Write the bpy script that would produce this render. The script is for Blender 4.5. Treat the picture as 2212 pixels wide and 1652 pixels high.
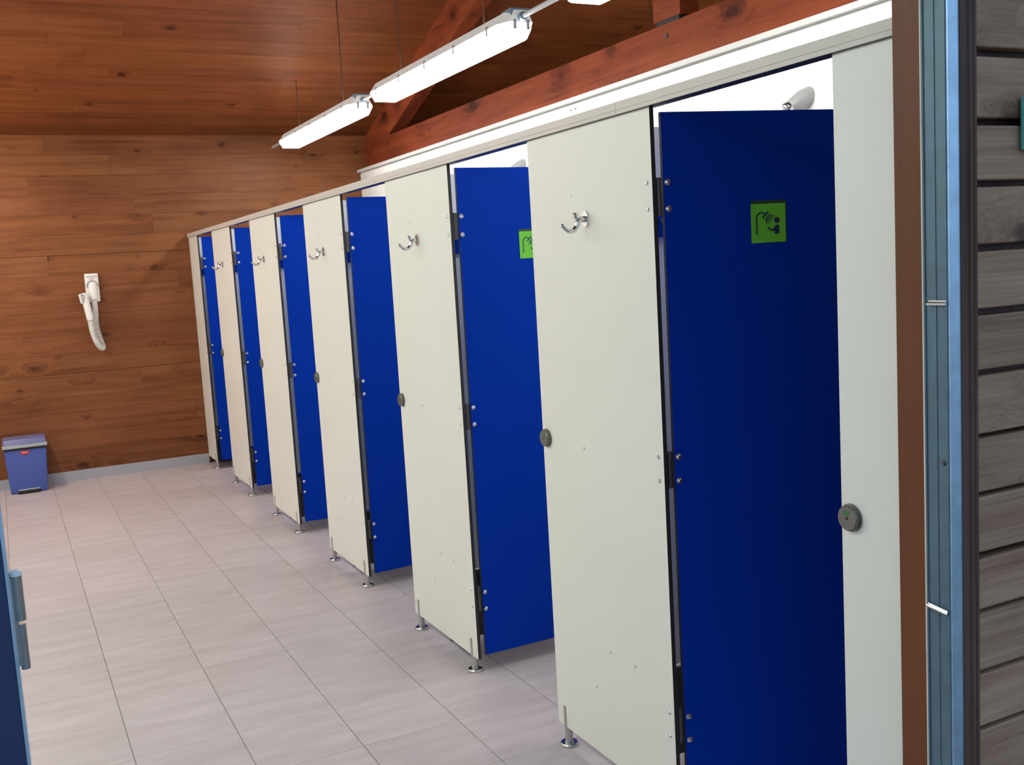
import bpy, bmesh, math, random
from mathutils import Vector, Matrix
random.seed(7)
for o in list(bpy.data.objects): bpy.data.objects.remove(o)
S = bpy.context.scene
COL = S.collection

# ------------------------------------------------------------------ camera
W_PX, H_PX = 2212, 1652
F_PX = 2205.53
YAW, PITCH, ROLL = 0.4611, -0.1168, -0.0589
CAM = Vector((-1.5609, 0.0, 1.6233))
fw = Vector((math.sin(YAW)*math.cos(PITCH), math.cos(YAW)*math.cos(PITCH), math.sin(PITCH)))
rt = Vector((math.cos(YAW), -math.sin(YAW), 0)); up = rt.cross(fw)
rt, up = math.cos(ROLL)*rt + math.sin(ROLL)*up, -math.sin(ROLL)*rt + math.cos(ROLL)*up
cd = bpy.data.cameras.new('camera'); cam = bpy.data.objects.new('camera', cd); COL.objects.link(cam)
cd.sensor_fit = 'HORIZONTAL'; cd.sensor_width = 36.0; cd.lens = F_PX/W_PX*36.0
cd.clip_start = 0.02; cd.clip_end = 200
cam.matrix_world = Matrix(((rt.x, up.x, -fw.x, CAM.x), (rt.y, up.y, -fw.y, CAM.y), (rt.z, up.z, -fw.z, CAM.z), (0, 0, 0, 1)))
S.camera = cam

# ------------------------------------------------------------------ world (overcast daylight outside the door)
wd = bpy.data.worlds.new('sky'); S.world = wd; wd.use_nodes = True
bg = wd.node_tree.nodes['Background']
bg.inputs[0].default_value = (0.50, 0.72, 1.0, 1); bg.inputs[1].default_value = 0.50

# ------------------------------------------------------------------ exposure
S.view_settings.view_transform = 'Standard'; S.view_settings.look = 'None'
S.view_settings.gamma = 1.0; S.view_settings.use_curve_mapping = False
S.view_settings.exposure = 1.16
LAMP = 9.0           # emission of the tube diffusers

# ------------------------------------------------------------------ materials
def nm(name):
    m = bpy.data.materials.new(name); m.use_nodes = True
    nt = m.node_tree; b = nt.nodes['Principled BSDF']
    return m, nt, b
def N(nt, t, **kw):
    n = nt.nodes.new(t)
    for k, v in kw.items(): setattr(n, k, v)
    return n
def math_(nt, op, a, b=None, clamp=False):
    n = N(nt, 'ShaderNodeMath', operation=op, use_clamp=clamp)
    for i, v in enumerate((a, b)):
        if v is None: continue
        if isinstance(v, (int, float)): n.inputs[i].default_value = v
        else: nt.links.new(v, n.inputs[i])
    return n.outputs[0]
def mixc(nt, fac, a, b, mode='MIX'):
    n = N(nt, 'ShaderNodeMix', data_type='RGBA', blend_type=mode)
    for i, v in ((0, fac), (6, a), (7, b)):
        if isinstance(v, (int, float)): n.inputs[i].default_value = v
        elif isinstance(v, tuple): n.inputs[i].default_value = v
        else: nt.links.new(v, n.inputs[i])
    return n.outputs[2]
def ramp(nt, fac, stops, interp='LINEAR'):
    r = N(nt, 'ShaderNodeValToRGB'); r.color_ramp.interpolation = interp
    e = r.color_ramp.elements
    while len(e) < len(stops): e.new(0.5)
    for i, (p, c) in enumerate(stops):
        e[i].position = p; e[i].color = c if len(c) == 4 else (*c, 1)
    nt.links.new(fac, r.inputs[0]); return r.outputs[0]

def plain(name, col, rough=0.5, metal=0.0, vary=0.0, vscale=3.0, bump=0.0, bscale=200, spec=0.5):
    m, nt, b = nm(name)
    b.inputs['Base Color'].default_value = (*col, 1); b.inputs['Roughness'].default_value = rough
    b.inputs['Metallic'].default_value = metal; b.inputs['Specular IOR Level'].default_value = spec
    tc = N(nt, 'ShaderNodeTexCoord')
    if vary:
        n = N(nt, 'ShaderNodeTexNoise'); n.inputs['Scale'].default_value = vscale; n.inputs['Detail'].default_value = 4
        nt.links.new(tc.outputs['Object'], n.inputs['Vector'])
        c = ramp(nt, n.outputs['Fac'], [(0.3, tuple(v*(1-vary) for v in col)), (0.7, tuple(min(1, v*(1+vary)) for v in col))])
        nt.links.new(c, b.inputs['Base Color'])
    if bump:
        n2 = N(nt, 'ShaderNodeTexNoise'); n2.inputs['Scale'].default_value = bscale; n2.inputs['Detail'].default_value = 2
        nt.links.new(tc.outputs['Object'], n2.inputs['Vector'])
        bp = N(nt, 'ShaderNodeBump'); bp.inputs['Strength'].default_value = bump; bp.inputs['Distance'].default_value = 0.002
        nt.links.new(n2.outputs['Fac'], bp.inputs['Height']); nt.links.new(bp.outputs[0], b.inputs['Normal'])
    return m

def wood(name, dark, mid, light, along='X', knots=1.0, rough=0.5, gscale=1.0, knot_col=None, streak=1.0, tint=True):
    """board with grain running along one local axis; object colour tints each board"""
    m, nt, b = nm(name); L = nt.links.new
    tc = N(nt, 'ShaderNodeTexCoord'); oi = N(nt, 'ShaderNodeObjectInfo')
    off = N(nt, 'ShaderNodeVectorMath', operation='SCALE'); off.inputs[0].default_value = (37.1, 19.7, 53.3)
    L(oi.outputs['Random'], off.inputs['Scale'])
    add = N(nt, 'ShaderNodeVectorMath', operation='ADD'); L(tc.outputs['Object'], add.inputs[0]); L(off.outputs[0], add.inputs[1])
    mp = N(nt, 'ShaderNodeMapping')
    if along == 'Y': mp.inputs['Rotation'].default_value = (0, 0, math.radians(90))
    if along == 'Z': mp.inputs['Rotation'].default_value = (0, math.radians(90), 0)
    L(add.outputs[0], mp.inputs['Vector']); v = mp.outputs[0]
    # knots: sparse voronoi cells, slightly taller than wide after scaling
    km = N(nt, 'ShaderNodeMapping'); km.inputs['Scale'].default_value = (3.0, 3.4, 5.8); L(v, km.inputs['Vector'])
    wob = N(nt, 'ShaderNodeTexNoise'); wob.inputs['Scale'].default_value = 6; wob.inputs['Detail'].default_value = 3; L(km.outputs[0], wob.inputs['Vector'])
    kv = N(nt, 'ShaderNodeVectorMath', operation='MULTIPLY_ADD'); kv.inputs[1].default_value = (0.22, 0.22, 0.22)
    L(wob.outputs['Color'], kv.inputs[0]); L(km.outputs[0], kv.inputs[2])
    vo = N(nt, 'ShaderNodeTexVoronoi', voronoi_dimensions='3D'); vo.inputs['Scale'].default_value = 1.0; L(kv.outputs[0], vo.inputs['Vector'])
    sep = N(nt, 'ShaderNodeSeparateColor'); L(vo.outputs['Color'], sep.inputs[0])
    size = math_(nt, 'MULTIPLY', math_(nt, 'POWER', sep.outputs[0], 1.6), 0.24*knots)      # a few large, many small
    d = vo.outputs['Distance']
    core = math_(nt, 'SUBTRACT', 1.0, math_(nt, 'DIVIDE', d, math_(nt, 'ADD', size, 0.012)), True)
    core = math_(nt, 'MULTIPLY', core, 2.2, True)
    halo = math_(nt, 'SUBTRACT', 1.0, math_(nt, 'DIVIDE', d, math_(nt, 'ADD', math_(nt, 'MULTIPLY', size, 2.6), 0.02)), True)
    # grain bends around knots
    wv = N(nt, 'ShaderNodeVectorMath', operation='MULTIPLY_ADD'); wv.inputs[1].default_value = (0.0, 0.10, 0.10)
    cmb = N(nt, 'ShaderNodeCombineXYZ'); L(halo, cmb.inputs[0]); L(halo, cmb.inputs[1]); L(halo, cmb.inputs[2])
    L(cmb.outputs[0], wv.inputs[0]); L(v, wv.inputs[2])
    g1m = N(nt, 'ShaderNodeMapping'); g1m.inputs['Scale'].default_value = (0.9*gscale, 16*gscale, 16*gscale); L(wv.outputs[0], g1m.inputs['Vector'])
    g1 = N(nt, 'ShaderNodeTexNoise'); g1.inputs['Scale'].default_value = 1; g1.inputs['Detail'].default_value = 5; g1.inputs['Roughness'].default_value = 0.6
    g1.inputs['Distortion'].default_value = 0.6; L(g1m.outputs[0], g1.inputs['Vector'])
    g2m = N(nt, 'ShaderNodeMapping'); g2m.inputs['Scale'].default_value = (3*gscale, 130*gscale, 130*gscale); L(wv.outputs[0], g2m.inputs['Vector'])
    g2 = N(nt, 'ShaderNodeTexNoise'); g2.inputs['Scale'].default_value = 1; g2.inputs['Detail'].default_value = 2; L(g2m.outputs[0], g2.inputs['Vector'])
    bl = N(nt, 'ShaderNodeTexNoise'); bl.inputs['Scale'].default_value = 2.2; bl.inputs['Detail'].default_value = 3; L(v, bl.inputs['Vector'])
    fac = math_(nt, 'ADD', math_(nt, 'MULTIPLY', g1.outputs['Fac'], 0.62), math_(nt, 'MULTIPLY', g2.outputs['Fac'], 0.20*streak))
    fac = math_(nt, 'ADD', fac, math_(nt, 'MULTIPLY', bl.outputs['Fac'], 0.30))
    fac = math_(nt, 'SUBTRACT', fac, math_(nt, 'MULTIPLY', halo, 0.16))
    c = ramp(nt, fac, [(0.36, dark), (0.54, mid), (0.74, light)])
    c = mixc(nt, math_(nt, 'MULTIPLY', core, 0.85), c, (*(knot_col or tuple(k*0.45 for k in dark)), 1))
    if tint:
        c = mixc(nt, 1.0, c, oi.outputs['Color'], 'MULTIPLY')
    L(c, b.inputs['Base Color']); b.inputs['Roughness'].default_value = rough; b.inputs['Specular IOR Level'].default_value = 0.25
    bp = N(nt, 'ShaderNodeBump'); bp.inputs['Strength'].default_value = 0.25; bp.inputs['Distance'].default_value = 0.002
    L(g2.outputs['Fac'], bp.inputs['Height']); L(bp.outputs[0], b.inputs['Normal'])
    return m

def tile_mat():
    m, nt, b = nm('floor_tile'); L = nt.links.new
    tc = N(nt, 'ShaderNodeTexCoord'); oi = N(nt, 'ShaderNodeObjectInfo')
    off = N(nt, 'ShaderNodeVectorMath', operation='SCALE'); off.inputs[0].default_value = (17.1, 29.7, 3.3); L(oi.outputs['Random'], off.inputs['Scale'])
    add = N(nt, 'ShaderNodeVectorMath', operation='ADD'); L(tc.outputs['Object'], add.inputs[0]); L(off.outputs[0], add.inputs[1])
    mp = N(nt, 'ShaderNodeMapping'); mp.inputs['Scale'].default_value = (3.0, 14.0, 1); L(add.outputs[0], mp.inputs['Vector'])
    n = N(nt, 'ShaderNodeTexNoise'); n.inputs['Scale'].default_value = 1; n.inputs['Detail'].default_value = 5; n.inputs['Roughness'].default_value = 0.6; L(mp.outputs[0], n.inputs['Vector'])
    n2 = N(nt, 'ShaderNodeTexNoise'); n2.inputs['Scale'].default_value = 160; n2.inputs['Detail'].default_value = 2; L(add.outputs[0], n2.inputs['Vector'])
    f = math_(nt, 'ADD', math_(nt, 'MULTIPLY', n.outputs['Fac'], 0.8), math_(nt, 'MULTIPLY', n2.outputs['Fac'], 0.2))
    f = math_(nt, 'ADD', f, math_(nt, 'MULTIPLY', math_(nt, 'SUBTRACT', oi.outputs['Random'], 0.5), 0.07))
    c = ramp(nt, f, [(0.30, (0.46, 0.396, 0.405)), (0.52, (0.53, 0.461, 0.478)), (0.72, (0.605, 0.53, 0.552))])
    L(c, b.inputs['Base Color']); b.inputs['Roughness'].default_value = 0.42; b.inputs['Specular IOR Level'].default_value = 0.35
    bp = N(nt, 'ShaderNodeBump'); bp.inputs['Strength'].default_value = 0.12; bp.inputs['Distance'].default_value = 0.002
    L(f, bp.inputs['Height']); L(bp.outputs[0], b.inputs['Normal'])
    return m

def emit(name, col, s):
    m, nt, b = nm(name)
    b.inputs['Base Color'].default_value = (0.9, 0.9, 0.9, 1)
    b.inputs['Emission Color'].default_value = (*col, 1); b.inputs['Emission Strength'].default_value = s
    return m

M = {}
M['wall_wood'] = wood('stained_pine_wall', (0.118, 0.034, 0.010), (0.218, 0.074, 0.026), (0.300, 0.114, 0.043), 'X', 0.75, 0.5)
M['roof_wood'] = wood('stained_pine_roof', (0.128, 0.033, 0.009), (0.222, 0.064, 0.019), (0.300, 0.096, 0.031), 'X', 0.6, 0.5)
M['beam_wood'] = wood('stained_beam', (0.10, 0.018, 0.006), (0.235, 0.045, 0.013), (0.33, 0.075, 0.023), 'Y', 1.2, 0.65, 0.8)
M['post_wood'] = wood('stained_post', (0.115, 0.034, 0.011), (0.15, 0.046, 0.016), (0.18, 0.058, 0.021), 'Z', 0.35, 0.45, 0.8)
M['slat_wood'] = wood('weathered_slat', (0.16, 0.085, 0.054), (0.31, 0.180, 0.118), (0.45, 0.280, 0.185), 'X', 1.1, 0.7, 1.3, (0.10, 0.045, 0.03), 1.6)
M['dark_trim'] = wood('dark_trim_wood', (0.045, 0.022, 0.016), (0.10, 0.055, 0.042), (0.15, 0.09, 0.07), 'Z', 0.3, 0.6)
M['tile'] = tile_mat()
M['grout'] = plain('grout', (0.33, 0.29, 0.28), 0.9, vary=0.1, vscale=20)
M['beige'] = plain('beige_laminate', (0.79, 0.775, 0.705), 0.42, vary=0.015, vscale=2.0, bump=0.05, bscale=700)
M['core'] = plain('black_core', (0.018, 0.018, 0.02), 0.5)
M['blue'] = plain('blue_laminate', (0.001, 0.036, 0.40), 0.6, vary=0.03, vscale=2.0, bump=0.05, bscale=700, spec=0.05)
M['white_panel'] = plain('white_cladding', (0.86, 0.86, 0.83), 0.4, vary=0.01)
M['partition'] = plain('pale_grey_laminate', (0.80, 0.85, 0.92), 0.4, vary=0.02)
M['partition_low'] = plain('white_laminate', (0.85, 0.87, 0.88), 0.4, vary=0.02)
M['kick'] = plain('dark_kick_board', (0.05, 0.05, 0.055), 0.45, vary=0.05)
M['alu'] = plain('painted_alu', (0.60, 0.545, 0.495), 0.4, vary=0.02)
M['cap'] = plain('pale_cap', (0.62, 0.62, 0.60), 0.5, vary=0.02)
M['baseboard'] = plain('grey_skirting', (0.42, 0.42, 0.47), 0.45, vary=0.03)
M['steel'] = plain('stainless', (0.55, 0.54, 0.52), 0.28, 1.0, vary=0.05, vscale=60)
M['chrome'] = plain('chrome', (0.66, 0.67, 0.69), 0.2, 1.0)
M['gun'] = plain('dark_metal', (0.11, 0.10, 0.10), 0.38, 0.85, vary=0.05)
M['bluegrey'] = plain('blue_grey_profile', (0.10, 0.165, 0.21), 0.45, 0.25, vary=0.10, vscale=25)
M['lockmetal'] = plain('brushed_lock', (0.20, 0.19, 0.175), 0.4, 0.75, vary=0.05, vscale=80)
M['lit_edge'] = plain('pale_lit_edge', (0.62, 0.57, 0.47), 0.6)  # bright edge line of the post, painted as a pale colour
M['galv'] = plain('galvanised', (0.45, 0.62, 0.78), 0.42, 0.8, vary=0.12, vscale=25)
M['green'] = plain('sign_green', (0.16, 0.62, 0.045), 0.45)
M['signdark'] = plain('sign_back', (0.02, 0.06, 0.04), 0.5)
M['navy'] = plain('sign_navy', (0.012, 0.022, 0.085), 0.45)
M['white_plastic'] = plain('white_plastic', (0.83, 0.82, 0.79), 0.35)
M['shower_grey'] = plain('shower_grey', (0.33, 0.335, 0.34), 0.4)
M['hose'] = plain('hose_plastic', (0.70, 0.70, 0.67), 0.4)
M['grey_plastic'] = plain('grey_plastic', (0.33, 0.33, 0.34), 0.45)
M['lamp_grey'] = plain('grey_metal_look', (0.45, 0.47, 0.50), 0.45)
M['housing'] = emit('translucent_housing', (1.0, 0.985, 0.95), 0.10); M['housing'].node_tree.nodes['Principled BSDF'].inputs['Base Color'].default_value = (0.62, 0.62, 0.62, 1)
M['gland'] = plain('blue_grey_gland', (0.20, 0.30, 0.42), 0.3)
M['pipe'] = plain('pvc_conduit', (0.62, 0.62, 0.64), 0.4)
M['binblue'] = plain('bin_blue', (0.075, 0.125, 0.44), 0.4, vary=0.03)
M['binlid'] = plain('bin_lid', (0.16, 0.17, 0.36), 0.4, vary=0.03)
M['black'] = plain('black_plastic', (0.012, 0.012, 0.014), 0.4)
M['red'] = plain('red_print', (0.72, 0.04, 0.06), 0.4)
M['whiteink'] = plain('white_print', (0.9, 0.85, 0.85), 0.5)
M['navydoor'] = plain('navy_door_metal', (0.035, 0.055, 0.13), 0.38, 0.3, vary=0.1)
M['teal'] = plain('teal_paint', (0.16, 0.52, 0.40), 0.4)
M['ground'] = plain('paving', (0.22, 0.20, 0.18), 0.9, vary=0.15, vscale=6)
M['plaster'] = plain('inner_lining', (0.42, 0.26, 0.15), 0.6, vary=0.08)
M['diffuser'] = emit('tube_diffuser', (1.0, 0.985, 0.94), LAMP)
M['diffuser_warm'] = emit('tube_diffuser_warm', (1.0, 0.92, 0.82), LAMP*1.4)
M['diffuser_mild'] = emit('tube_diffuser_mild', (0.93, 1.0, 0.91), LAMP)
M['diffuser_cool'] = emit('tube_diffuser_cool', (0.84, 1.0, 0.94), LAMP)
M['ceiling_fill'] = emit('ceiling_fill_strip', (1.0, 0.965, 0.90), LAMP*0.35)  # added glow that fills in light on the ceiling
M['greenlight'] = plain('green_indicator', (0.02, 0.20, 0.04), 0.4)

# ------------------------------------------------------------------ mesh helpers
def box(bm, x0, x1, y0, y1, z0, z1, mi=0):
    vs = [bm.verts.new(p) for p in ((x0,y0,z0),(x1,y0,z0),(x1,y1,z0),(x0,y1,z0),(x0,y0,z1),(x1,y0,z1),(x1,y1,z1),(x0,y1,z1))]
    fs = []
    for q in ((0,3,2,1),(4,5,6,7),(0,1,5,4),(2,3,7,6),(1,2,6,5),(3,0,4,7)):
        f = bm.faces.new([vs[i] for i in q]); f.material_index = mi; fs.append(f)
    return fs
def bevbox(bm, x0, x1, y0, y1, z0, z1, r, seg=2):
    t = bmesh.new(); box(t, x0, x1, y0, y1, z0, z1)
    bmesh.ops.bevel(t, geom=t.edges[:], offset=r, segments=seg, affect='EDGES', profile=0.5)
    me = bpy.data.meshes.new('t'); t.to_mesh(me); t.free(); bm.from_mesh(me); bpy.data.meshes.remove(me)
def ring(bm, c, n, r, seg, ref=None):
    n = n.normalized(); a = ref or (Vector((0,0,1)) if abs(n.z) < 0.9 else Vector((1,0,0)))
    u = (a - n*a.dot(n)).normalized(); w = n.cross(u)
    return [bm.verts.new(c + r*(math.cos(2*math.pi*i/seg)*u + math.sin(2*math.pi*i/seg)*w)) for i in range(seg)]
def tube(bm, pts, rs, seg=12, caps=True):
    pts = [Vector(p) for p in pts]
    if isinstance(rs, (int, float)): rs = [rs]*len(pts)
    rings = []; ref = None
    for i, p in enumerate(pts):
        if i == 0: d = pts[1]-pts[0]
        elif i == len(pts)-1: d = pts[-1]-pts[-2]
        else:
            d = (pts[i+1]-pts[i]).normalized() + (pts[i]-pts[i-1]).normalized()
            if d.length < 1e-6: d = pts[i+1]-pts[i-1]
        if d.length < 1e-9: d = Vector((0,0,1))
        d = d.normalized()
        if ref is None: ref = Vector((0,0,1)) if abs(d.z) < 0.9 else Vector((1,0,0))
        ref = (ref - d*ref.dot(d)).normalized()
        rings.append(ring(bm, p, d, rs[i], seg, ref))
    for a, b in zip(rings, rings[1:]):
        for i in range(seg):
            bm.faces.new((a[i], a[(i+1) % seg], b[(i+1) % seg], b[i]))
    if caps:
        bm.faces.new(list(reversed(rings[0]))); bm.faces.new(rings[-1])
def cyl(bm, p0, p1, r, seg=16, r1=None): tube(bm, [p0, p1], [r, r if r1 is None else r1], seg)
def lathe(bm, c, axis, prof, seg=20):
    """prof: list of (dist along axis, radius)"""
    c = Vector(c); a = Vector(axis).normalized(); rings = [ring(bm, c + a*h, a, max(r, 1e-4), seg) for h, r in prof]
    for p, q in zip(rings, rings[1:]):
        for i in range(seg): bm.faces.new((p[i], p[(i+1) % seg], q[(i+1) % seg], q[i]))
    bm.faces.new(list(reversed(rings[0]))); bm.faces.new(rings[-1])
def bez(pts, n=8):
    """Catmull-Rom through points"""
    P = [Vector(p) for p in pts]; out = []
    for i in range(len(P)-1):
        p0 = P[i-1] if i else P[0]*2-P[1]; p1 = P[i]; p2 = P[i+1]; p3 = P[i+2] if i+2 < len(P) else P[-1]*2-P[-2]
        for k in range(n):
            t = k/n
            out.append(0.5*((2*p1) + (p2-p0)*t + (2*p0-5*p1+4*p2-p3)*t*t + (3*p1-p0-3*p2+p3)*t*t*t))
    out.append(P[-1]); return out
def prism(bm, poly, axis, a, b, mi=0):
    """extrude a 2-D polygon along axis ('x','y','z') between a and b"""
    def P(u, v, t): return {'x': (t, u, v), 'y': (u, t, v), 'z': (u, v, t)}[axis]
    A = [bm.verts.new(P(u, v, a)) for u, v in poly]; B = [bm.verts.new(P(u, v, b)) for u, v in poly]
    n = len(poly)
    bm.faces.new(A); bm.faces.new(list(reversed(B)))
    for i in range(n): bm.faces.new((A[i], B[i], B[(i+1) % n], A[(i+1) % n]))
def tomesh(bm, mats, name):
    bmesh.ops.recalc_face_normals(bm, faces=bm.faces[:])
    me = bpy.data.meshes.new(name); bm.to_mesh(me); bm.free()
    for mm in (mats if isinstance(mats, (list, tuple)) else [mats]): me.materials.append(M[mm])
    me.polygons.foreach_set('use_smooth', [True]*len(me.polygons)); me.set_sharp_from_angle(angle=math.radians(32))
    return me
def link(name, me, parent=None, loc=(0,0,0), rot=(0,0,0)):
    o = bpy.data.objects.new(name, me); COL.objects.link(o)
    if parent: o.parent = parent
    o.location = loc; o.rotation_euler = rot
    return o
def obj(name, bm, mats, parent=None, loc=(0,0,0), rot=(0,0,0)): return link(name, tomesh(bm, mats, name), parent, loc, rot)
def tag(o, label, cat, group=None):
    o['label'] = label; o['category'] = cat
    if group: o['group'] = group
    return o
def thing(name, label, cat, loc=(0,0,0), rotz=0, group=None):
    o = bpy.data.objects.new(name, None); COL.objects.link(o); o.location = loc; o.rotation_euler = (0,0,rotz)
    o.empty_display_size = 0.1
    return tag(o, label, cat, group)
def struct(name, bm, mats, loc=(0,0,0), label=None):
    o = obj(name, bm, mats, None, loc); o['kind'] = 'structure'
    if label: o['label'] = label
    return o
def boxm(name, x0, x1, y0, y1, z0, z1, mat, parent=None):
    """box object whose origin is its centre (so wood grain is its own)"""
    c = ((x0+x1)/2, (y0+y1)/2, (z0+z1)/2); bm = bmesh.new()
    hx, hy, hz = (x1-x0)/2, (y1-y0)/2, (z1-z0)/2
    box(bm, -hx, hx, -hy, hy, -hz, hz)
    pl = parent.location if parent else Vector((0,0,0))
    return obj(name, bm, mat, parent, Vector(c)-pl)

# ------------------------------------------------------------------ layout numbers
XL, XR = -2.8, 4.4            # inner side walls
YB = 9.338                    # back wall
YF0, YF1 = 1.275, 1.40        # front wall (outer, inner)
EAVE, SL = 2.886, 0.345       # roof underside at the back wall, slope
RIDGE_Y = 4.5
def roof_z(y): return EAVE + SL*(YB - y) if y >= RIDGE_Y else EAVE + SL*(YB - RIDGE_Y) - SL*(RIDGE_Y - y)
Y1, PITCH_Y, PW = 2.2509, 1.3351, 0.6834
ZB, ZT = 0.0648, 2.0
CLADX = 1.617

# ================================================================== STRUCTURE
# floor slab and tiles
bm = bmesh.new(); box(bm, XL-0.15, XR+0.15, 1.25, YB+0.15, -0.12, -0.004)
floor = struct('floor', bm, 'grout', label='floor of pale pinkish grey tiles')
TX, TY = 0.355, 0.357
gx0 = -0.235 - 6*TX; ntx = 11
bm = bmesh.new(); g = 0.0022
hx, hy = TX/2-0.0016, TY/2-0.0007
vb = [(-hx,-hy),(hx,-hy),(hx,hy),(-hx,hy)]
k = 0.0006
low = [bm.verts.new((x, y, -0.008)) for x, y in vb]; mid = [bm.verts.new((x, y, -k)) for x, y in vb]
top = [bm.verts.new((x-math.copysign(k, x), y-math.copysign(k, y), 0.0)) for x, y in vb]
for A, B in ((low, mid), (mid, top)):
    for i in range(4): bm.faces.new((A[i], A[(i+1) % 4], B[(i+1) % 4], B[i]))
bm.faces.new(top)
tile_me = tomesh(bm, 'tile', 'tile')
gy0 = 2.908 - 4*TY
row = 0
while gy0 + row*TY < YB - 0.02:
    for i in range(ntx):
        cy = gy0 + row*TY + TY/2
        o = link('tile', tile_me, floor, (gx0 + i*TX + TX/2, cy, 0))
        if cy + TY/2 > YB: # cut last row
            o.location.y = (gy0 + row*TY + YB)/2; o.scale.y = (YB - gy0 - row*TY)/TY
    row += 1
bm = bmesh.new()
box(bm, XL, gx0, 1.40, YB, -0.01, -0.0005); box(bm, gx0+ntx*TX, XR, 1.40, YB, -0.01, -0.0005)
obj('tile_field', bm, 'tile', floor)

# back wall boards
bm = bmesh.new(); box(bm, XL-0.15, XR+0.15, YB+0.022, YB+0.15, 0, EAVE+0.05)
wall_back = struct('wall_back', bm, 'dark_trim', label='back wall of broad stained pine boards')
bh = 0.1643; z0 = 1.899 - 12*bh
r = 0
while z0 + r*bh < EAVE - 0.01:
    za, zb_ = z0 + r*bh, min(z0 + (r+1)*bh, EAVE)
    r += 1
    if zb_ <= 0.09: continue
    za = max(za, 0.02)
    x = XL; n = 0
    x1 = XL + random.uniform(1.2, 3.2)
    while x < XR - 0.01:
        x1 = min(x1, XR)
        gap = 0.0026 if abs(za-1.899) < 0.01 or abs(za-0.913) < 0.01 else 0.0005
        d = random.uniform(-0.0006, 0.0006)
        o = boxm('plank', x+0.0005, x1-0.0005, YB+d, YB+0.022, za+gap, zb_-0.0004, 'wall_wood', wall_back)
        t = random.uniform(0.96, 1.04); o.color = (t, t*random.uniform(0.96, 1.04), t*random.uniform(0.92, 1.06), 1)
        x = x1; x1 = x + random.uniform(2.0, 3.6)
bm = bmesh.new(); box(bm, XL, 0.0, YB-0.012, YB, 0.0, 0.086)
bs = struct('baseboard_back', bm, 'baseboard', label='grey skirting strip along the back wall')

# roof: boards on the rear slope, plain front slope
ang = math.atan(SL)
rl = (YB - RIDGE_Y)/math.cos(ang)
bm = bmesh.new()
def slope_slab(bm, ya, yb, xa, xb, lift, th):
    za, zb_ = roof_z(ya)+lift, roof_z(yb)+lift
    v = [bm.verts.new(p) for p in ((xa,ya,za),(xb,ya,za),(xb,yb,zb_),(xa,yb,zb_),(xa,ya,za+th),(xb,ya,za+th),(xb,yb,zb_+th),(xa,yb,zb_+th))]
    for q in ((0,3,2,1),(4,5,6,7),(0,1,5,4),(2,3,7,6),(1,2,6,5),(3,0,4,7)): bm.faces.new([v[i] for i in q])
slope_slab(bm, RIDGE_Y, YB+0.3, XL-0.3, XR+0.3, 0.025, 0.15)
slope_slab(bm, 0.5, RIDGE_Y, XL-0.3, XR+0.3, 0.0, 0.15)
ceiling = struct('ceiling', bm, 'dark_trim', label='sloping ceiling of reddish stained boards')
bw = 0.19; nrow = int(rl/bw)+1
for r in range(nrow):
    s0, s1 = r*bw, min((r+1)*bw, rl)
    x = XL; x1 = XL + random.uniform(0.8, 2.6)
    while x < XR - 0.01:
        x1 = min(x1, XR)
        sc = (s0+s1)/2; hl = (s1-s0)/2 - 0.0005
        bm = bmesh.new(); hx = (x1-x)/2 - 0.0006
        box(bm, -hx, hx, -hl, hl, random.uniform(-0.0006, 0.0006), 0.022)
        cy = YB - sc*math.cos(ang); cz = EAVE + sc*math.sin(ang)
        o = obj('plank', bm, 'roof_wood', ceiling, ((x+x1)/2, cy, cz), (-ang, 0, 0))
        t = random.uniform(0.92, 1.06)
        if r == 0: t = 0.72  # rows next to the eave: corner shade put into the board colour
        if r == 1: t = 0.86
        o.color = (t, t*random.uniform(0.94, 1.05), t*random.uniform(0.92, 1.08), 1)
        x = x1; x1 = x + random.uniform(1.4, 3.4)

# side walls and front wall
bm = bmesh.new(); prism(bm, [(1.40, 0), (YB, 0), (YB, EAVE+0.03), (RIDGE_Y, roof_z(RIDGE_Y)+0.03), (1.40, roof_z(1.40)+0.03)], 'x', XL-0.15, XL)
struct('wall_left', bm, 'white_panel', label='plain pale side wall left of the aisle')
bm = bmesh.new(); prism(bm, [(1.40, 0), (YB, 0), (YB, EAVE+0.03), (RIDGE_Y, roof_z(RIDGE_Y)+0.03), (1.40, roof_z(1.40)+0.03)], 'x', XR, XR+0.15)
struct('wall_right', bm, 'plaster', label='timber side wall beyond the partition')
DX0, DX1, DZ = -1.60, -0.045, 2.32     # doorway
bm = bmesh.new()
box(bm, XL-0.15, DX0, YF0+0.02, YF1, 0, roof_z(YF1)-0.0); box(bm, DX1, XR+0.15, YF0+0.02, YF1, 0, roof_z(YF1)); box(bm, DX0, DX1, YF0+0.02, YF1, DZ, roof_z(YF1))
wall_front = struct('wall_front', bm, 'dark_trim', label='front wall clad outside in weathered slats')
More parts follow.
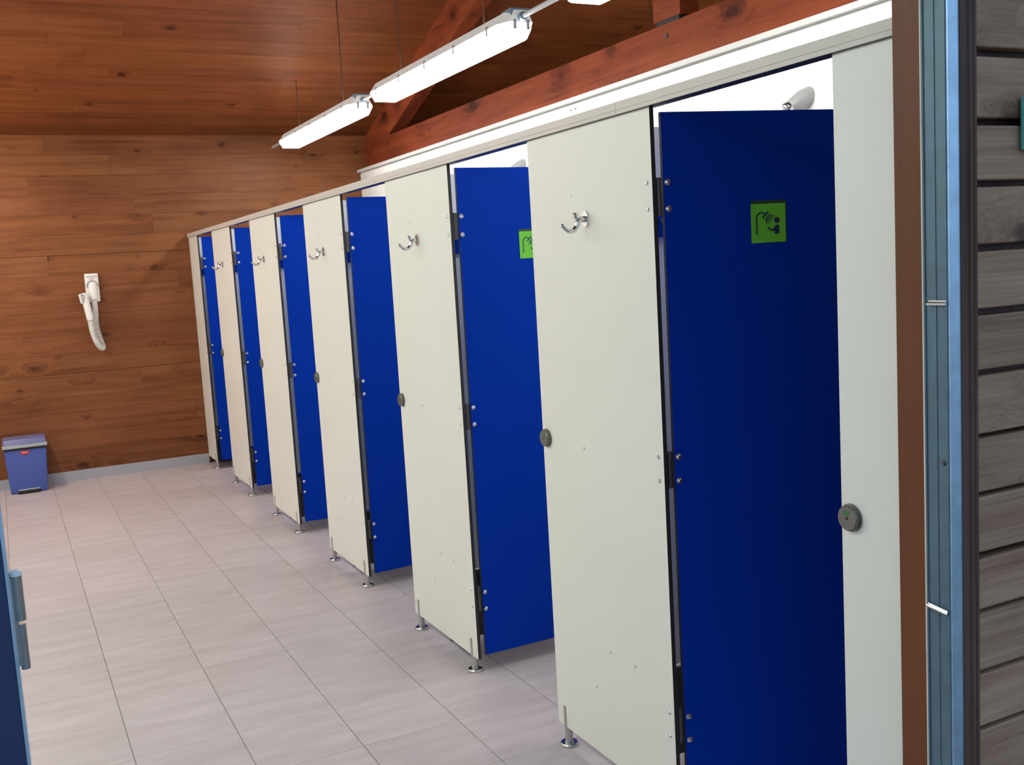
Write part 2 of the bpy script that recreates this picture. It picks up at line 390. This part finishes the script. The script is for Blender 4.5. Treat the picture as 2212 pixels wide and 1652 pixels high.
# weathered slats, right of the doorway
gaps = [2.062, 1.941, 1.821, 1.713, 1.600, 1.485, 1.375, 1.259, 1.150, 1.035, 0.928, 0.810, 0.700, 0.588, 0.476, 0.364, 0.252, 0.14, 0.03]
gaps = [2.50, 2.39, 2.28, 2.17] + gaps
gw = {2.062: .016, 1.941: .016, 1.821: .013, 1.713: .012, 1.600: .013, 1.485: .013, 1.375: .011, 1.259: .009, 1.150: .009, 1.035: .014, 0.928: .009}
for a, b_ in zip(gaps, gaps[1:]):
    ga, gb = gw.get(a, .010), gw.get(b_, .010)
    o = boxm('slat', 0.000, 1.60, 1.262 + random.uniform(-0.001, 0.001), 1.290, b_+gb/2, a-ga/2, 'slat_wood', wall_front)
    bv = o.modifiers.new('bevel', 'BEVEL'); bv.width = 0.003; bv.segments = 2
    t = random.uniform(0.88, 1.08); o.color = (t, t, t*0.98, 1)

# doorway trims
def trim(name, bm, mat, label):
    o = struct(name, bm, mat, label=label); return o
bm = bmesh.new(); box(bm, -0.060, -0.045, 1.318, YF1-0.012, 0.0, DZ)
o = trim('trim_1', bm, 'post_wood', 'brown stained wooden door post lining the doorway')
bm = bmesh.new()
box(bm, -0.064, -0.046, 1.268, 1.318, 0.0, DZ)                  # reveal leg
box(bm, -0.0665, -0.064, 1.268, 1.272, 0.0, DZ); box(bm, -0.0655, -0.064, 1.292, 1.2945, 0.0, DZ); box(bm, -0.0665, -0.064, 1.3155, 1.318, 0.0, DZ)
st = trim('trim_2', bm, 'bluegrey', 'bluish grey metal door frame strip')
bm = bmesh.new(); box(bm, -0.064, -0.036, 1.264, 1.268, 0.0, DZ); obj('flange', bm, 'galv', st)
bm = bmesh.new(); box(bm, -0.0672, -0.0600, 1.3182, 1.3215, 0.0, DZ); obj('lit_edge', bm, 'lit_edge', st)  # pale strip painting the light along the post's edge
for (ya, za), (yb_, zb_), nme in (((1.309, 1.506), (1.268, 1.506), 'pin'), ((1.316, 0.943), (1.270, 0.938), 'pin')):
    bm = bmesh.new(); cyl(bm, (-0.0685, ya, za), (-0.0685, yb_, zb_), 0.0036, 10); cyl(bm, (-0.068, ya-.003, za+.005), (-0.068, yb_, zb_+.005), 0.0016, 8)
    obj(nme, bm, 'chrome', st)
bm = bmesh.new(); lathe(bm, (-0.064, 1.278, 1.218), (-1, 0, 0), [(0, .0045), (.002, .0045), (.0035, .003)], 12); obj('rivet', bm, 'gun', st)
bm = bmesh.new(); box(bm, -0.036, 0.0, 1.262, 1.30, 0.0, 2.5); cyl(bm, (-0.012, 1.263, 0), (-0.012, 1.263, 2.5), 0.006, 10); cyl(bm, (-0.002, 1.262, 0), (-0.002, 1.262, 2.5), 0.005, 10)
trim('trim_3', bm, 'dark_trim', 'dark brown beaded wood strip beside the weathered slats')

# left side of doorway: open navy door leaf folded against the facade, hinge barrel at its edge
bm = bmesh.new(); box(bm, -2.52, -1.584, 1.215, 1.262, 0.02, 2.28)
dl = struct('door_1', bm, 'navydoor', label='dark navy metal entrance door folded open')
bm = bmesh.new(); box(bm, -1.5835, -1.5805, 1.213, 1.30, 0.02, 2.28); obj('edge_strip', bm, 'galv', dl)
for zc in (0.25, 1.26, 2.1):
    bm = bmesh.new()
    cyl(bm, (-1.5735, 1.236, zc-0.055), (-1.5735, 1.236, zc-0.003), 0.0048, 14); cyl(bm, (-1.5735, 1.236, zc+0.001), (-1.5735, 1.236, zc+0.052), 0.0062, 14)
    box(bm, -1.5800, -1.5755, 1.232, 1.240, zc-0.05, zc+0.05)
    h = obj('hinge', bm, 'steel', dl)
    bm = bmesh.new(); lathe(bm, (-1.5735, 1.236, zc+0.052), (0, 0, 1), [(0, .0066), (.004, .0066), (.0065, .004)], 14); obj('hinge_cap', bm, 'white_plastic', h)
# ground outside
bm = bmesh.new(); box(bm, -30, 30, -30, 1.275, -0.2, -0.02); struct('ground', bm, 'ground', label='paving outside the doorway')

# white clad partition wall behind the showers
bm = bmesh.new(); box(bm, CLADX+0.008, 1.80, 1.40, YB, 0.0, 2.541)
wp = struct('wall_partition', bm, 'white_panel', label='white clad wall behind the shower cubicles')
js = [1.40, 2.463, 4.484, 6.505, 8.525, YB-0.001]
for a, b_ in zip(js, js[1:]):
    boxm('panel', CLADX, CLADX+0.008, a+0.0016, b_-0.0016, 0.0, 2.532, 'white_panel', wp)
for yy in (5.335, 5.395):
    bm = bmesh.new(); lathe(bm, (CLADX, yy, 2.516-0.012), (-1, 0, 0), [(0, .006), (.003, .005)], 10); obj('screw', bm, 'gun', wp)
bm = bmesh.new(); box(bm, 1.590, 1.80, 1.40, YB-0.001, 2.541, 2.562); box(bm, 1.586, 1.590, 1.40, YB-0.001, 2.541, 2.566)
struct('trim_4', bm, 'cap', label='pale grey capping strip along the top of the white wall')

# ================================================================== TIMBER TRUSS
tr = thing('roof_truss', 'reddish timber truss with a long low beam above the white wall', 'truss', (1.75, YB, 0))
def wbox(name, x0, x1, y0, y1, z0, z1, mat, par): return boxm(name, x0, x1, y0, y1, z0, z1, mat, par)
o = wbox('tie_beam', 1.69, 1.83, 1.405, YB-0.002, 2.562, 2.805, 'beam_wood', tr)
# rafter just under the boards
bm = bmesh.new(); dp = 0.29
yl = RIDGE_Y - 0.0; ym = (yl+YB)/2
def rz(y): return roof_z(y) - 0.001
# lower edge meets the beam top
y_meet = YB - (2.805 - (rz(YB)-dp))/SL
poly = [(YB-0.003, rz(YB)), (yl, rz(yl)), (yl, rz(yl)-dp), (y_meet, 2.805), (YB-0.003, 2.805)]
prism(bm, [(y-ym, z-3.4) for y, z in poly], 'x', -0.06, 0.06)
obj('rafter', bm, 'beam_wood', tr, Vector((1.755, ym, 3.4)) - tr.location)
o = wbox('king_post', 1.695, 1.815, 4.385, 4.62, 2.83, roof_z(RIDGE_Y)-0.28, 'beam_wood', tr)
bm = bmesh.new(); box(bm, 1.70, 1.81, 4.40, 4.60, 2.805, 2.83); 
for v in bm.verts: v.co -= tr.location
obj('post_foot', bm, 'core', tr)
bm = bmesh.new(); bolt_c = (1.69, 4.50, 2.745); cyl(bm, bolt_c, (1.684, 4.50, 2.745), 0.014, 8)
for v in bm.verts: v.co -= tr.location
obj('bolt', bm, 'gun', tr)

# ================================================================== CUBICLE FRONTS
def cached(fn, mats, name):
    bm = bmesh.new(); fn(bm); return tomesh(bm, mats, name)
def f_foot(bm):     # origin on floor under the panel middle; -x is the front
    lathe(bm, (0,0,0), (0,0,1), [(0, .031), (.008, .031), (.012, .028), (.0125, .016)], 24)
def f_rod(bm):
    # stem half-cut to take the board: thick stub below, thin tongue up the front
    cyl(bm, (0,0,.0125), (0,0,ZB), .0135, 18)
    pts = [(-.0066-.0050*math.cos(a), .0078*math.sin(a)) for a in [math.pi*(i/8-0.5) for i in range(9)]]
    prism(bm, [(x, y+0.006) for x, y in pts], 'z', ZB-0.002, ZB+.072)
def f_bolt(bm): lathe(bm, (0,0,0), (-1,0,0), [(0,.0058), (.0022,.0055), (.0042,.0038), (.0048,.001)], 14)
def f_smallbolt(bm): lathe(bm, (0,0,0), (-1,0,0), [(0,.0042), (.0014,.0040), (.0022,.0015)], 10)
def f_hookplate(bm):
    prof = []
    n = 20
    pts = [(0.0165*math.cos(2*math.pi*i/n), 0.0165*math.sin(2*math.pi*i/n) + (0.0065 if math.sin(2*math.pi*i/n) > 0 else -0.0065)) for i in range(n)]
    prism(bm, pts, 'x', 0.0, -0.006)
def f_hookarm(bm):
    tube(bm, bez([(-.004,0,.000), (-.026,0,-.004), (-.034,0,-.022), (-.046,0,-.033), (-.064,0,-.032), (-.080,0,-.018)], 6), [.0088]*6+[.0080]*6+[.0074]*6+[.0068]*6+[.0062]*6+[.006], 12)
    tube(bm, bez([(-.016,0,-.002), (-.026,0,.001), (-.034,0,.006), (-.036,0,.013)], 5), .0066, 12)
    lathe(bm, (-.080,0,-.018), (-.6,0,.75), [(-.004,.005), (.0, .0064), (.004,.0058), (.006,.003)], 12)
    lathe(bm, (-.036,0,.013), (0,0,1), [(-.003,.0066), (.002,.0078), (.005,.006), (.006,.002)], 12)
def f_lock(bm): lathe(bm, (0,0,0), (-1,0,0), [(0,.030), (.004,.030), (.0045,.0272), (.012,.0272), (.0145,.0250)], 36)
def f_ind(bm):
    pts = [(0.008*math.cos(a), 0.0115+0.0052*math.sin(a)) for a in [2*math.pi*i/16 for i in range(16)]]
    prism(bm, pts, 'x', -.0144, -.0150)
def f_key(bm): cyl(bm, (-.0144,0,0), (-.0152,0,0), .0036, 14)
ME = {n: cached(f, m, n) for n, f, m in (('foot_base', f_foot, 'steel'), ('foot_stem', f_rod, 'steel'), ('bolt', f_bolt, 'chrome'), ('screw', f_smallbolt, 'steel'),
      ('hook_plate', f_hookplate, 'chrome'), ('hook_arm', f_hookarm, 'chrome'), ('lock', f_lock, 'gun'), ('indicator', f_ind, 'greenlight'), ('keyhole', f_key, 'black'))}
ME['lock'].materials.clear(); ME['lock'].materials.append(M['lockmetal'])

def board(bm, x0, x1, y0, y1, z0, z1):
    fs = box(bm, x0, x1, y0, y1, z0, z1)
    for f in fs: f.material_index = 1
    return fs
HZ = [(1.8095, 1.7405), (1.0755, 1.0095), (0.3480, 0.2800)]
def make_panel(label, ya, yb, hinge=True, lock=True, hook=True, holes=True, feet=(1, 1)):
    th_ = thing('cubicle_front_panel', label, 'panel', (0, (ya+yb)/2, 0), 0, 'cubicle front panels')
    h = (yb-ya)/2
    bm = bmesh.new(); fs = board(bm, 0.0, 0.013, -h, h, ZB, ZT+0.003)
    fs[5].material_index = 0; fs[4].material_index = 0
    obj('board', bm, ['beige', 'core'], th_)
    for s, on in ((-1, feet[0]), (1, feet[1])):
        if not on: continue
        ft = link('foot', ME['foot_stem'], th_, (0.0065, s*(h-0.0533), 0)); link('foot_base', ME['foot_base'], ft)
    if hinge:
        for a, b_ in HZ:
            for z in (a, b_): link('bolt', ME['bolt'], th_, (0, -h+0.0215, z))
    if lock:
        lk = link('lock', ME['lock'], th_, (0, h-0.028, 1.048)); link('indicator', ME['indicator'], lk); link('keyhole', ME['keyhole'], lk)
    if hook:
        hk = link('coat_hook', ME['hook_plate'], th_, (0, 0.000, 1.737)); link('hook_arm', ME['hook_arm'], hk)
        link('screw', ME['screw'], th_, (0, 0.080, 1.81)); link('screw', ME['screw'], th_, (0, 0.079, 1.045))
    if holes:
        for dy, z in ((-0.020, .425), (-0.154, .425), (0.075, .28)): link('screw', ME['screw'], th_, (0, dy, z))
    return th_
make_panel('narrow beige cubicle front panel with round lock next to the brown door post', 1.412, Y1-(PITCH_Y-PW), hinge=False, hook=False, holes=False, feet=(0, 1))
plab = ['large beige front panel with coat hook between the two nearest blue doors',
        'beige front panel with coat hook just left of the half hidden green sign',
        'beige front panel third in the row from the nearest hooked one',
        'beige front panel fourth in the row from the nearest hooked one',
        'beige front panel fifth in the row, second from the wooden back wall']
for i in range(5):
    make_panel(plab[i], Y1+i*PITCH_Y, Y1+i*PITCH_Y+PW)
make_panel('narrow beige front panel touching the wooden back wall', Y1+5*PITCH_Y, YB-0.004, lock=False, hook=False, feet=(1, 0))

# header rail
hr = thing('header_rail', 'long greyish beige rail along the tops of the cubicle fronts', 'rail', (0, 5.3, ZT))
secs = [1.405, 2.392, 5.06, 7.73, YB-0.002]
for a, b_ in zip(secs, secs[1:]):
    bm = bmesh.new()
    prism(bm, [(-0.012, 0.004), (-0.012, 0.0145), (-0.0108, 0.0152), (-0.012, 0.016), (-0.012, 0.0368), (0.030, 0.0368), (0.030, 0.004)], 'y', a-5.3+0.0006, b_-5.3-0.0006)
    obj('rail_section', bm, 'alu', hr)
bm = bmesh.new(); box(bm, -0.0105, 0.0285, 1.405-5.3, YB-0.002-5.3, 0.0034, 0.0041); obj('rail_channel_shade', bm, 'gun', hr)  # thin dark sheet painting the shade under the rail

# blue doors
DW, DZ0, DZ1 = 0.632, 0.077, 1.990
def sign_uv(x, y): # pixel of the studied crop -> unit square
    u = (x - 280 - (y-410)*0.022)/790.0; v = (y - 410 + (x-275)*0.044)/895.0
    return u, v
def f_picto(bm):
    s = 0.105
    def P(x, y): u, v = sign_uv(x, y); return (u*s, -v*s)
    y0, y1 = -0.0002, -0.0008
    def poly(pts): prism(bm, [P(*p) for p in pts], 'y', y0, y1)
    def stroke(pts, w):
        q = [Vector(P(*p)) for p in pts]
        for a, b_ in zip(q, q[1:]):
            d = (b_-a); 
            if d.length < 1e-7: continue
            n = Vector((-d.y, d.x)).normalized()*w/2; e = d.normalized()*w*0.25
            prism(bm, [tuple(a-e+n), tuple(b_+e+n), tuple(b_+e-n), tuple(a-e-n)], 'y', y0, y1)
    stroke([(416,1100), (413,950), (409,800), (410,720), (424,672), (452,632), (490,606), (530,600), (566,612), (596,634)], .0034)
    stroke([(548,718), (676,578)], .0042)
    for a, b_ in (((680,645),(805,678)), ((668,672),(778,728)), ((650,692),(735,778)), ((634,722),(692,824)), ((616,735),(642,855))): stroke([a, b_], .0024)
    poly([(880+64*math.cos(2*math.pi*i/20), 768+70*math.sin(2*math.pi*i/20)) for i in range(20)])
    for q in ([(865,880),(905,876),(930,900),(935,1080),(826,1084),(826,930)], [(865,880),(826,930),(785,972),(826,1004)], [(785,972),(755,982),(765,1032),(826,1002)], [(755,982),(678,926),(650,948),(765,1032)]): poly(q)
def f_sign(bm): box(bm, 0, .105, -0.0012, 0, -.105, 0)
def f_signback(bm): box(bm, 0.001, .110, -0.0006, 0, -.103, .0095)
def f_hinge(bm):
    for a, b_ in ((-.050, -.026), (-.0245, .0245), (.026, .050)): cyl(bm, (0,0,a), (0,0,b_), .0078, 14)
    cyl(bm, (0,0,-.05), (0,0,.05), .006, 10)
def f_leaf2(bm): box(bm, 0, .030, -0.0016, 0.0, -.046, .046); box(bm, -0.012, .004, -0.004, 0.006, -.046, .046)
def f_dbolt(bm): lathe(bm, (0,0,0), (0,-1,0), [(0,.0090), (.0012,.0090), (.0016,.0072), (.005,.0070), (.0078,.0045), (.0084,.001)], 16)
def f_knob(bm): lathe(bm, (0,0,0), (0,-1,0), [(0,.024), (.004,.024), (.005,.012), (.03,.012)], 20)
DM = {'pictogram': cached(f_picto, 'navy', 'pictogram'), 'sign': cached(f_sign, 'green', 'sign'), 'sign_backing': cached(f_signback, 'signdark', 'sign_backing'),
      'hinge': cached(f_hinge, 'gun', 'hinge'), 'bolt': cached(f_dbolt, 'chrome', 'bolt')}
bm = bmesh.new(); fs = board(bm, 0.0, DW, 0.0, 0.013, DZ0, DZ1); fs[2].material_index = 0; fs[3].material_index = 0
leaf_me = tomesh(bm, ['blue', 'core'], 'leaf')
dlab = ['nearest blue shower door standing open with the whole green shower sign in view',
        'blue shower door whose green sign is half hidden by a beige panel',
        'blue shower door third from the front of the row',
        'blue shower door fourth from the front of the row',
        'blue shower door second from the wooden back wall',
        'narrow looking blue shower door closest to the wooden back wall']
angs = [80, 91, 93.5, 84, 88, 88]
for i in range(6):
    t = math.radians(angs[i])
    yh = Y1 + i*PITCH_Y
    d = thing('cubicle_door', dlab[i], 'door', (0.035, yh, 0), t - math.pi/2, 'blue cubicle doors')
    link('leaf', leaf_me, d)
    for a, b_ in HZ:
        h = link('hinge', DM['hinge'], d, (-0.0125, 0.004, (a+b_)/2-0.003))
        for z in (a, b_):
            link('bolt', DM['bolt'], d, (0.0125, 0, z-0.001 if z > 1.2 else z-0.002 if z > .6 else z-0.014))
    link('sign_backing', DM['sign_backing'], d, (0.2555, 0, 1.7415))
    s_ = link('sign', DM['sign'], d, (0.2555, -0.0008, 1.7415)); link('pictogram', DM['pictogram'], s_, (0, -0.0011, 0))

# partitions between the cubicles
for i in range(6):
    yp = Y1 + i*PITCH_Y + 0.318
    lab = ['pale grey partition seen in the slit left of the nearest blue door', 'pale partition seen in the slit left of the second blue door', 'pale partition seen in the slit left of the third blue door',
           'pale partition seen in the slit left of the fourth blue door', 'pale partition in the slit left of the fifth blue door', 'pale partition in the slit left of the farthest blue door'][i]
    p = thing('cubicle_partition', lab, 'partition', (0.8, yp, 0), 0, 'partitions between the showers')
    def pb(name, x0, x1, y0, y1, z0, z1, mat):
        bm = bmesh.new(); box(bm, x0-0.8, x1-0.8, y0, y1, z0, z1); return obj(name, bm, mat, p)
    pb('upper_panel', 0.02, 1.615, 0.0, 0.013, 0.529, 1.998, 'partition')
    pb('lower_panel', 0.02, 1.615, 0.002, 0.013, 0.332, 0.525, 'partition_low')
    pb('kick_board', 0.02, 1.615, 0.0, 0.014, 0.035, 0.322, 'kick')
    hb = pb('hook_board', 0.06, 0.50, -0.012, 0.0, 1.672, 1.81, 'blue')
    bm = bmesh.new(); tube(bm, bez([(-0.565, -0.012, 1.725), (-0.565, -0.03, 1.712), (-0.565, -0.045, 1.695), (-0.565, -0.058, 1.705)], 5), .006, 10); obj('hook', bm, 'chrome', hb)

# shower heads on the white wall
def make_shower(y, label):
    s = thing('shower_head', label, 'shower head', (CLADX, y, 2.252), 0, 'wall shower heads')
    bm = bmesh.new()
    a = Vector((-0.80, 0.25, -0.42)).normalized()
    lathe(bm, (0.0, 0, 0), a, [(-0.02, .036), (.005, .041), (.03, .041), (.06, .036), (.085, .030), (.095, .026)], 24)
    for v in bm.verts: v.co.x = min(v.co.x, 0.0)
    obj('body', bm, 'shower_grey', s)
    bm = bmesh.new(); lathe(bm, a*0.093, a, [(0, .0255), (.010, .0265), (.020, .024), (.026, .018), (.029, .008)], 24); nz = obj('nozzle', bm, 'chrome', s)
    bm = bmesh.new(); lathe(bm, a*0.111, a, [(0, .0262), (.004, .0262)], 24); obj('nozzle_ring', bm, 'gun', nz)
make_shower(3.40, 'white shower head on the wall above the nearest blue door')
make_shower(6.04, 'small white shower head peeping over the second blue door')

# ================================================================== LAMPS
def make_lamp(x, yc, label, zb=2.695, ln=2.0, group='tube lamps over the showers', wires=True, glow='diffuser'):
    l = thing('tube_lamp', label, 'lamp', (x, yc, zb), 0, group)
    h = ln/2
    def sect(y, sx, dz):
        prof = [(-.092,.062), (-.092,.046), (-.066,.0), (.066,.0), (.092,.046), (.092,.062)]
        return [(px*sx, y, pz + (dz if pz < .05 else 0)) for px, pz in prof]
    bm = bmesh.new(); rings = []
    for y, sx, dz in ((-h,.62,.030), (-h+.07,1,.004), (-h+.09,1,0), (h-.09,1,0), (h-.07,1,.004), (h,.62,.030)):
        rings.append([bm.verts.new(p) for p in sect(y, sx, dz)])
    for a, b_ in zip(rings, rings[1:]):
        for i in range(6): bm.faces.new((a[i], a[(i+1) % 6], b_[(i+1) % 6], b_[i]))
    bm.faces.new(rings[0]); bm.faces.new(list(reversed(rings[-1])))
    obj('diffuser', bm, glow, l)
    bm = bmesh.new()
    def tr_(y, sx, z0, z1, w0, w1): return [(-w0*sx, y, z0), (w0*sx, y, z0), (w1*sx, y, z1), (-w1*sx, y, z1)]
    R2 = [[bm.verts.new(p) for p in tr_(y, sx, .063, .118, .095, .055)] for y, sx in ((-h-.006,.64), (-h+.075,1), (h-.075,1), (h+.006,.64))]
    for a, b_ in zip(R2, R2[1:]):
        for i in range(4): bm.faces.new((a[i], a[(i+1) % 4], b_[(i+1) % 4], b_[i]))
    bm.faces.new(R2[0]); bm.faces.new(list(reversed(R2[-1])))
    obj('housing', bm, 'housing', l)
    bm = bmesh.new(); box(bm, -.035, .035, -h+.12, h-.12, .118, .122); obj('ceiling_fill_strip', bm, 'ceiling_fill', l)  # added strip on top of the lamp, brightens the ceiling
    # clips along both rims, gland at the near end
    bm = bmesh.new(); box(bm, -.003, .003, -.008, .008, .030, .075); clip = tomesh(bm, 'grey_plastic', 'clip')
    for sx in (-1, 1):
        for k_ in range(5): link('clip', clip, l, (sx*.0945, -h+.18+k_*(ln-.36)/4, 0))
    for px in (-.035, .035):
        link('clip', clip, l, (px, -h-.004, 0), (0, 0, math.pi/2))
    for s in (-1, 1):
        bm = bmesh.new(); cyl(bm, (0, s*(h-.02), .086), (0, s*(h+.035), .086), .020, 14); obj('gland', bm, 'gland', l)
    bm = bmesh.new(); box(bm, -.05, .05, -h-.002, -h+.10, .085, .128); obj('end_cap', bm, 'gland', l)
    if wires:
        for s in (-.6, .6):
            bm = bmesh.new(); zt = roof_z(yc+s) - zb
            cyl(bm, (0, s, .118), (0, s, zt), .0035, 8); obj('hanger', bm, 'dark_trim', l)
    return l
make_lamp(0.81, 7.81, 'lit tube lamp farthest away, nearest the wooden back wall')
make_lamp(0.81, 5.45, 'large lit tube lamp in the middle of the lamp row')
make_lamp(0.81, 2.93, 'lit tube lamp cut off by the top edge of the picture')
for yc, gl in ((2.4, 'diffuser_mild'), (4.35, 'diffuser_cool'), (6.3, 'diffuser'), (8.25, 'diffuser_warm')): make_lamp(-2.05, yc, 'lit tube lamp over the aisle outside the picture on the left', ln=1.8, group='tube lamps over the aisle', glow=gl)
make_lamp(3.2, 6.2, 'added tube lamp in the room beyond the white wall, out of view', group='added lamp beyond the white wall')  # unseen lamp added to brighten the ceiling past the wall
# conduits
def conduit(ya, yb, lab):
    bm = bmesh.new(); cyl(bm, (0, ya-yb, 0), (0, 0, 0), .0125, 14)
    o = obj('conduit_pipe', bm, 'pipe', None, (0.81, yb, 2.781)); tag(o, lab, 'pipe', 'grey conduits between the lamps')
conduit(8.84, YB-0.002, 'short grey conduit from the farthest lamp to the wooden back wall')
conduit(6.49, 6.77, 'grey conduit between the farthest and the middle lamp')
conduit(3.97, 4.41, 'thick looking grey conduit between the middle lamp and the cut-off one')

# ================================================================== HAIR DRYER
hd = thing('hair_dryer', 'white wall hair dryer with hanging hose on the wooden back wall', 'hair dryer', (-0.827, YB, 1.62))
def hp(x, y, z): return (x+0.827, y-YB, z-1.62)
bm = bmesh.new(); bevbox(bm, *( -0.053, 0.053, -0.060, 0.0, -0.120, 0.118), 0.010, 3)
bmesh.ops.translate(bm, verts=bm.verts[:], vec=(0,0,0)); obj('body', bm, 'white_plastic', hd)
bm = bmesh.new(); box(bm, -0.045, 0.045, -0.0615, -0.060, 0.088, 0.0915); box(bm, -0.045, 0.045, -0.0615, -0.060, 0.095, 0.097); obj('vent_slot', bm, 'grey_plastic', hd)
bm = bmesh.new()      # illegible red maker's lettering
def strokes2(bm, segs, w, y0, y1):
    for a, b_ in segs:
        a = Vector(a); b_ = Vector(b_); d = b_-a; n = Vector((-d.y, d.x)).normalized()*w/2
        prism(bm, [tuple(a+n), tuple(b_+n), tuple(b_-n), tuple(a-n)], 'y', y0, y1)
strokes2(bm, [((-.020,.072),(-.014,.079)), ((-.014,.079),(-.010,.071)), ((-.008,.071),(-.004,.079)), ((.008,.079),(.012,.071)), ((.012,.071),(.018,.079)), ((.018,.079),(.023,.073))], .003, -0.0600, -0.0612); obj('lettering', bm, 'red', hd)
bm = bmesh.new(); strokes2(bm, [((-.003,.068),(.003,.068)), ((.003,.068),(.004,.075)), ((-.003,.068),(-.004,.075)), ((-.014,.061),(-.002,.061)), ((.004,.061),(.012,.061))], .0022, -0.0600, -0.0612); obj('lettering', bm, 'grey_plastic', hd)
bm = bmesh.new(); # arched grey surround of the outlet
tube(bm, bez([(-.041,-.062,.0), (-.040,-.064,.030), (-.022,-.066,.050), (.0,-.067,.055), (.022,-.066,.050), (.040,-.064,.030), (.042,-.062,.004)], 5), .0045, 8); obj('outlet_surround', bm, 'grey_plastic', hd)
bm = bmesh.new(); lathe(bm, (0.004,-.056,-.104), (0,0,1), [(0,.026), (.004,.034), (.07,.037), (.125,.036), (.145,.030), (.154,.016)], 24); obj('outlet', bm, 'white_plastic', hd)
path = bez([hp(-.823,9.282,1.520), hp(-.824,9.285,1.42), hp(-.828,9.290,1.32), hp(-.818,9.275,1.22), hp(-.800,9.255,1.135), hp(-.806,9.225,1.112), hp(-.838,9.205,1.150), hp(-.864,9.205,1.235), hp(-.874,9.215,1.33), hp(-.878,9.218,1.37)], 14)
bm = bmesh.new(); tube(bm, path, [.0225 + (.0022 if i % 2 else -.001) for i in range(len(path))], 16); obj('hose', bm, 'hose', hd)
bm = bmesh.new(); tube(bm, [hp(-.874,9.215,1.352), hp(-.880,9.217,1.40), hp(-.889,9.222,1.47), hp(-.899,9.232,1.53), hp(-.890,9.240,1.575)], [.0275,.028,.029,.030,.022], 18)
hh = obj('handpiece', bm, 'white_plastic', hd)
bm = bmesh.new(); bevbox(bm, -.024, .024, -.02, .02, -.040, .040, .006, 2); gr = obj('nozzle', bm, 'white_plastic', hh, Vector(hp(-.917,9.222,1.535)), (0, math.radians(-8), 0))
bm = bmesh.new()
for k_ in range(4): box(bm, -.012, .016, -.0212, -.0195, -.034+k_*.018, -.021+k_*.018)
for v in bm.verts: v.co = Matrix.Rotation(math.radians(-8), 3, 'Y') @ v.co + Vector(hp(-.917,9.222,1.535))
obj('grille', bm, 'grey_plastic', hh)

# ================================================================== PEDAL BIN
bn = thing('pedal_bin', 'blue plastic pedal bin with grey rim by the back wall', 'bin', (-1.477, 9.17, 0))
def frus(bm, w0, w1, d0a, d0b, d1a, d1b, z0, z1, r=0.012):
    t = bmesh.new()
    v = [t.verts.new(p) for p in ((-w0,d0a,z0),(w0,d0a,z0),(w0,d0b,z0),(-w0,d0b,z0),(-w1,d1a,z1),(w1,d1a,z1),(w1,d1b,z1),(-w1,d1b,z1))]
    for q in ((0,3,2,1),(4,5,6,7),(0,1,5,4),(2,3,7,6),(1,2,6,5),(3,0,4,7)): t.faces.new([v[i] for i in q])
    bmesh.ops.recalc_face_normals(t, faces=t.faces[:])
    bmesh.ops.bevel(t, geom=t.edges[:], offset=r, segments=3, affect='EDGES', profile=0.5)
    me = bpy.data.meshes.new('t'); t.to_mesh(me); t.free(); bm.from_mesh(me); bpy.data.meshes.remove(me)
bm = bmesh.new(); frus(bm, .137, .156, -.10, .13, -.118, .14, 0.0, .366, .012); obj('body', bm, 'binblue', bn)
bm = bmesh.new(); frus(bm, .157, .159, -.128, .142, -.129, .143, .358, .379, .004); obj('seam', bm, 'black', bn)
bm = bmesh.new()  # grey rim, bowed at the front
prism(bm, [(-.164,.376), (.164,.376), (.166,.402), (.09,.400), (0,.396), (-.09,.400), (-.166,.402)], 'y', -.134, -.118)
rim = obj('rim', bm, 'grey_plastic', bn); rim.data.materials.clear(); rim.data.materials.append(M['lamp_grey'])
bm = bmesh.new(); frus(bm, .163, .158, -.124, .145, -.095, .140, .376, .442, .010); obj('lid', bm, 'binlid', bn)
bm = bmesh.new(); bevbox(bm, -.083, .083, -.135, -.09, .006, .030, .003, 2); pd = obj('pedal', bm, 'black', bn)
bm = bmesh.new(); box(bm, -.080, .080, -.134, -.10, .0300, .0345); obj('pedal_top', bm, 'lamp_grey', pd)
bm = bmesh.new(); bevbox(bm, -.036, .028, -.1225, -.114, .318, .348, .0035, 2); bd = obj('badge', bm, 'red', bn)
bm = bmesh.new(); strokes2(bm, [((-.025,.330),(-.021,.339)), ((-.021,.339),(-.015,.330)), ((-.015,.330),(-.010,.338)), ((-.010,.338),(-.004,.330)), ((-.004,.330),(.003,.338)), ((.003,.338),(.008,.330)), ((.008,.331),(.017,.338))], .003, -.1224, -.1230); obj('lettering', bm, 'whiteink', bd)

# ================================================================== TEAL PLATE OUTSIDE
bm = bmesh.new(); bevbox(bm, .112, .30, 1.245, 1.258, 1.77, 1.865, .004, 2)
pl = obj('sign_plate', bm, 'teal', None); tag(pl, 'teal plate edge on the weathered slats at the right picture border', 'sign')
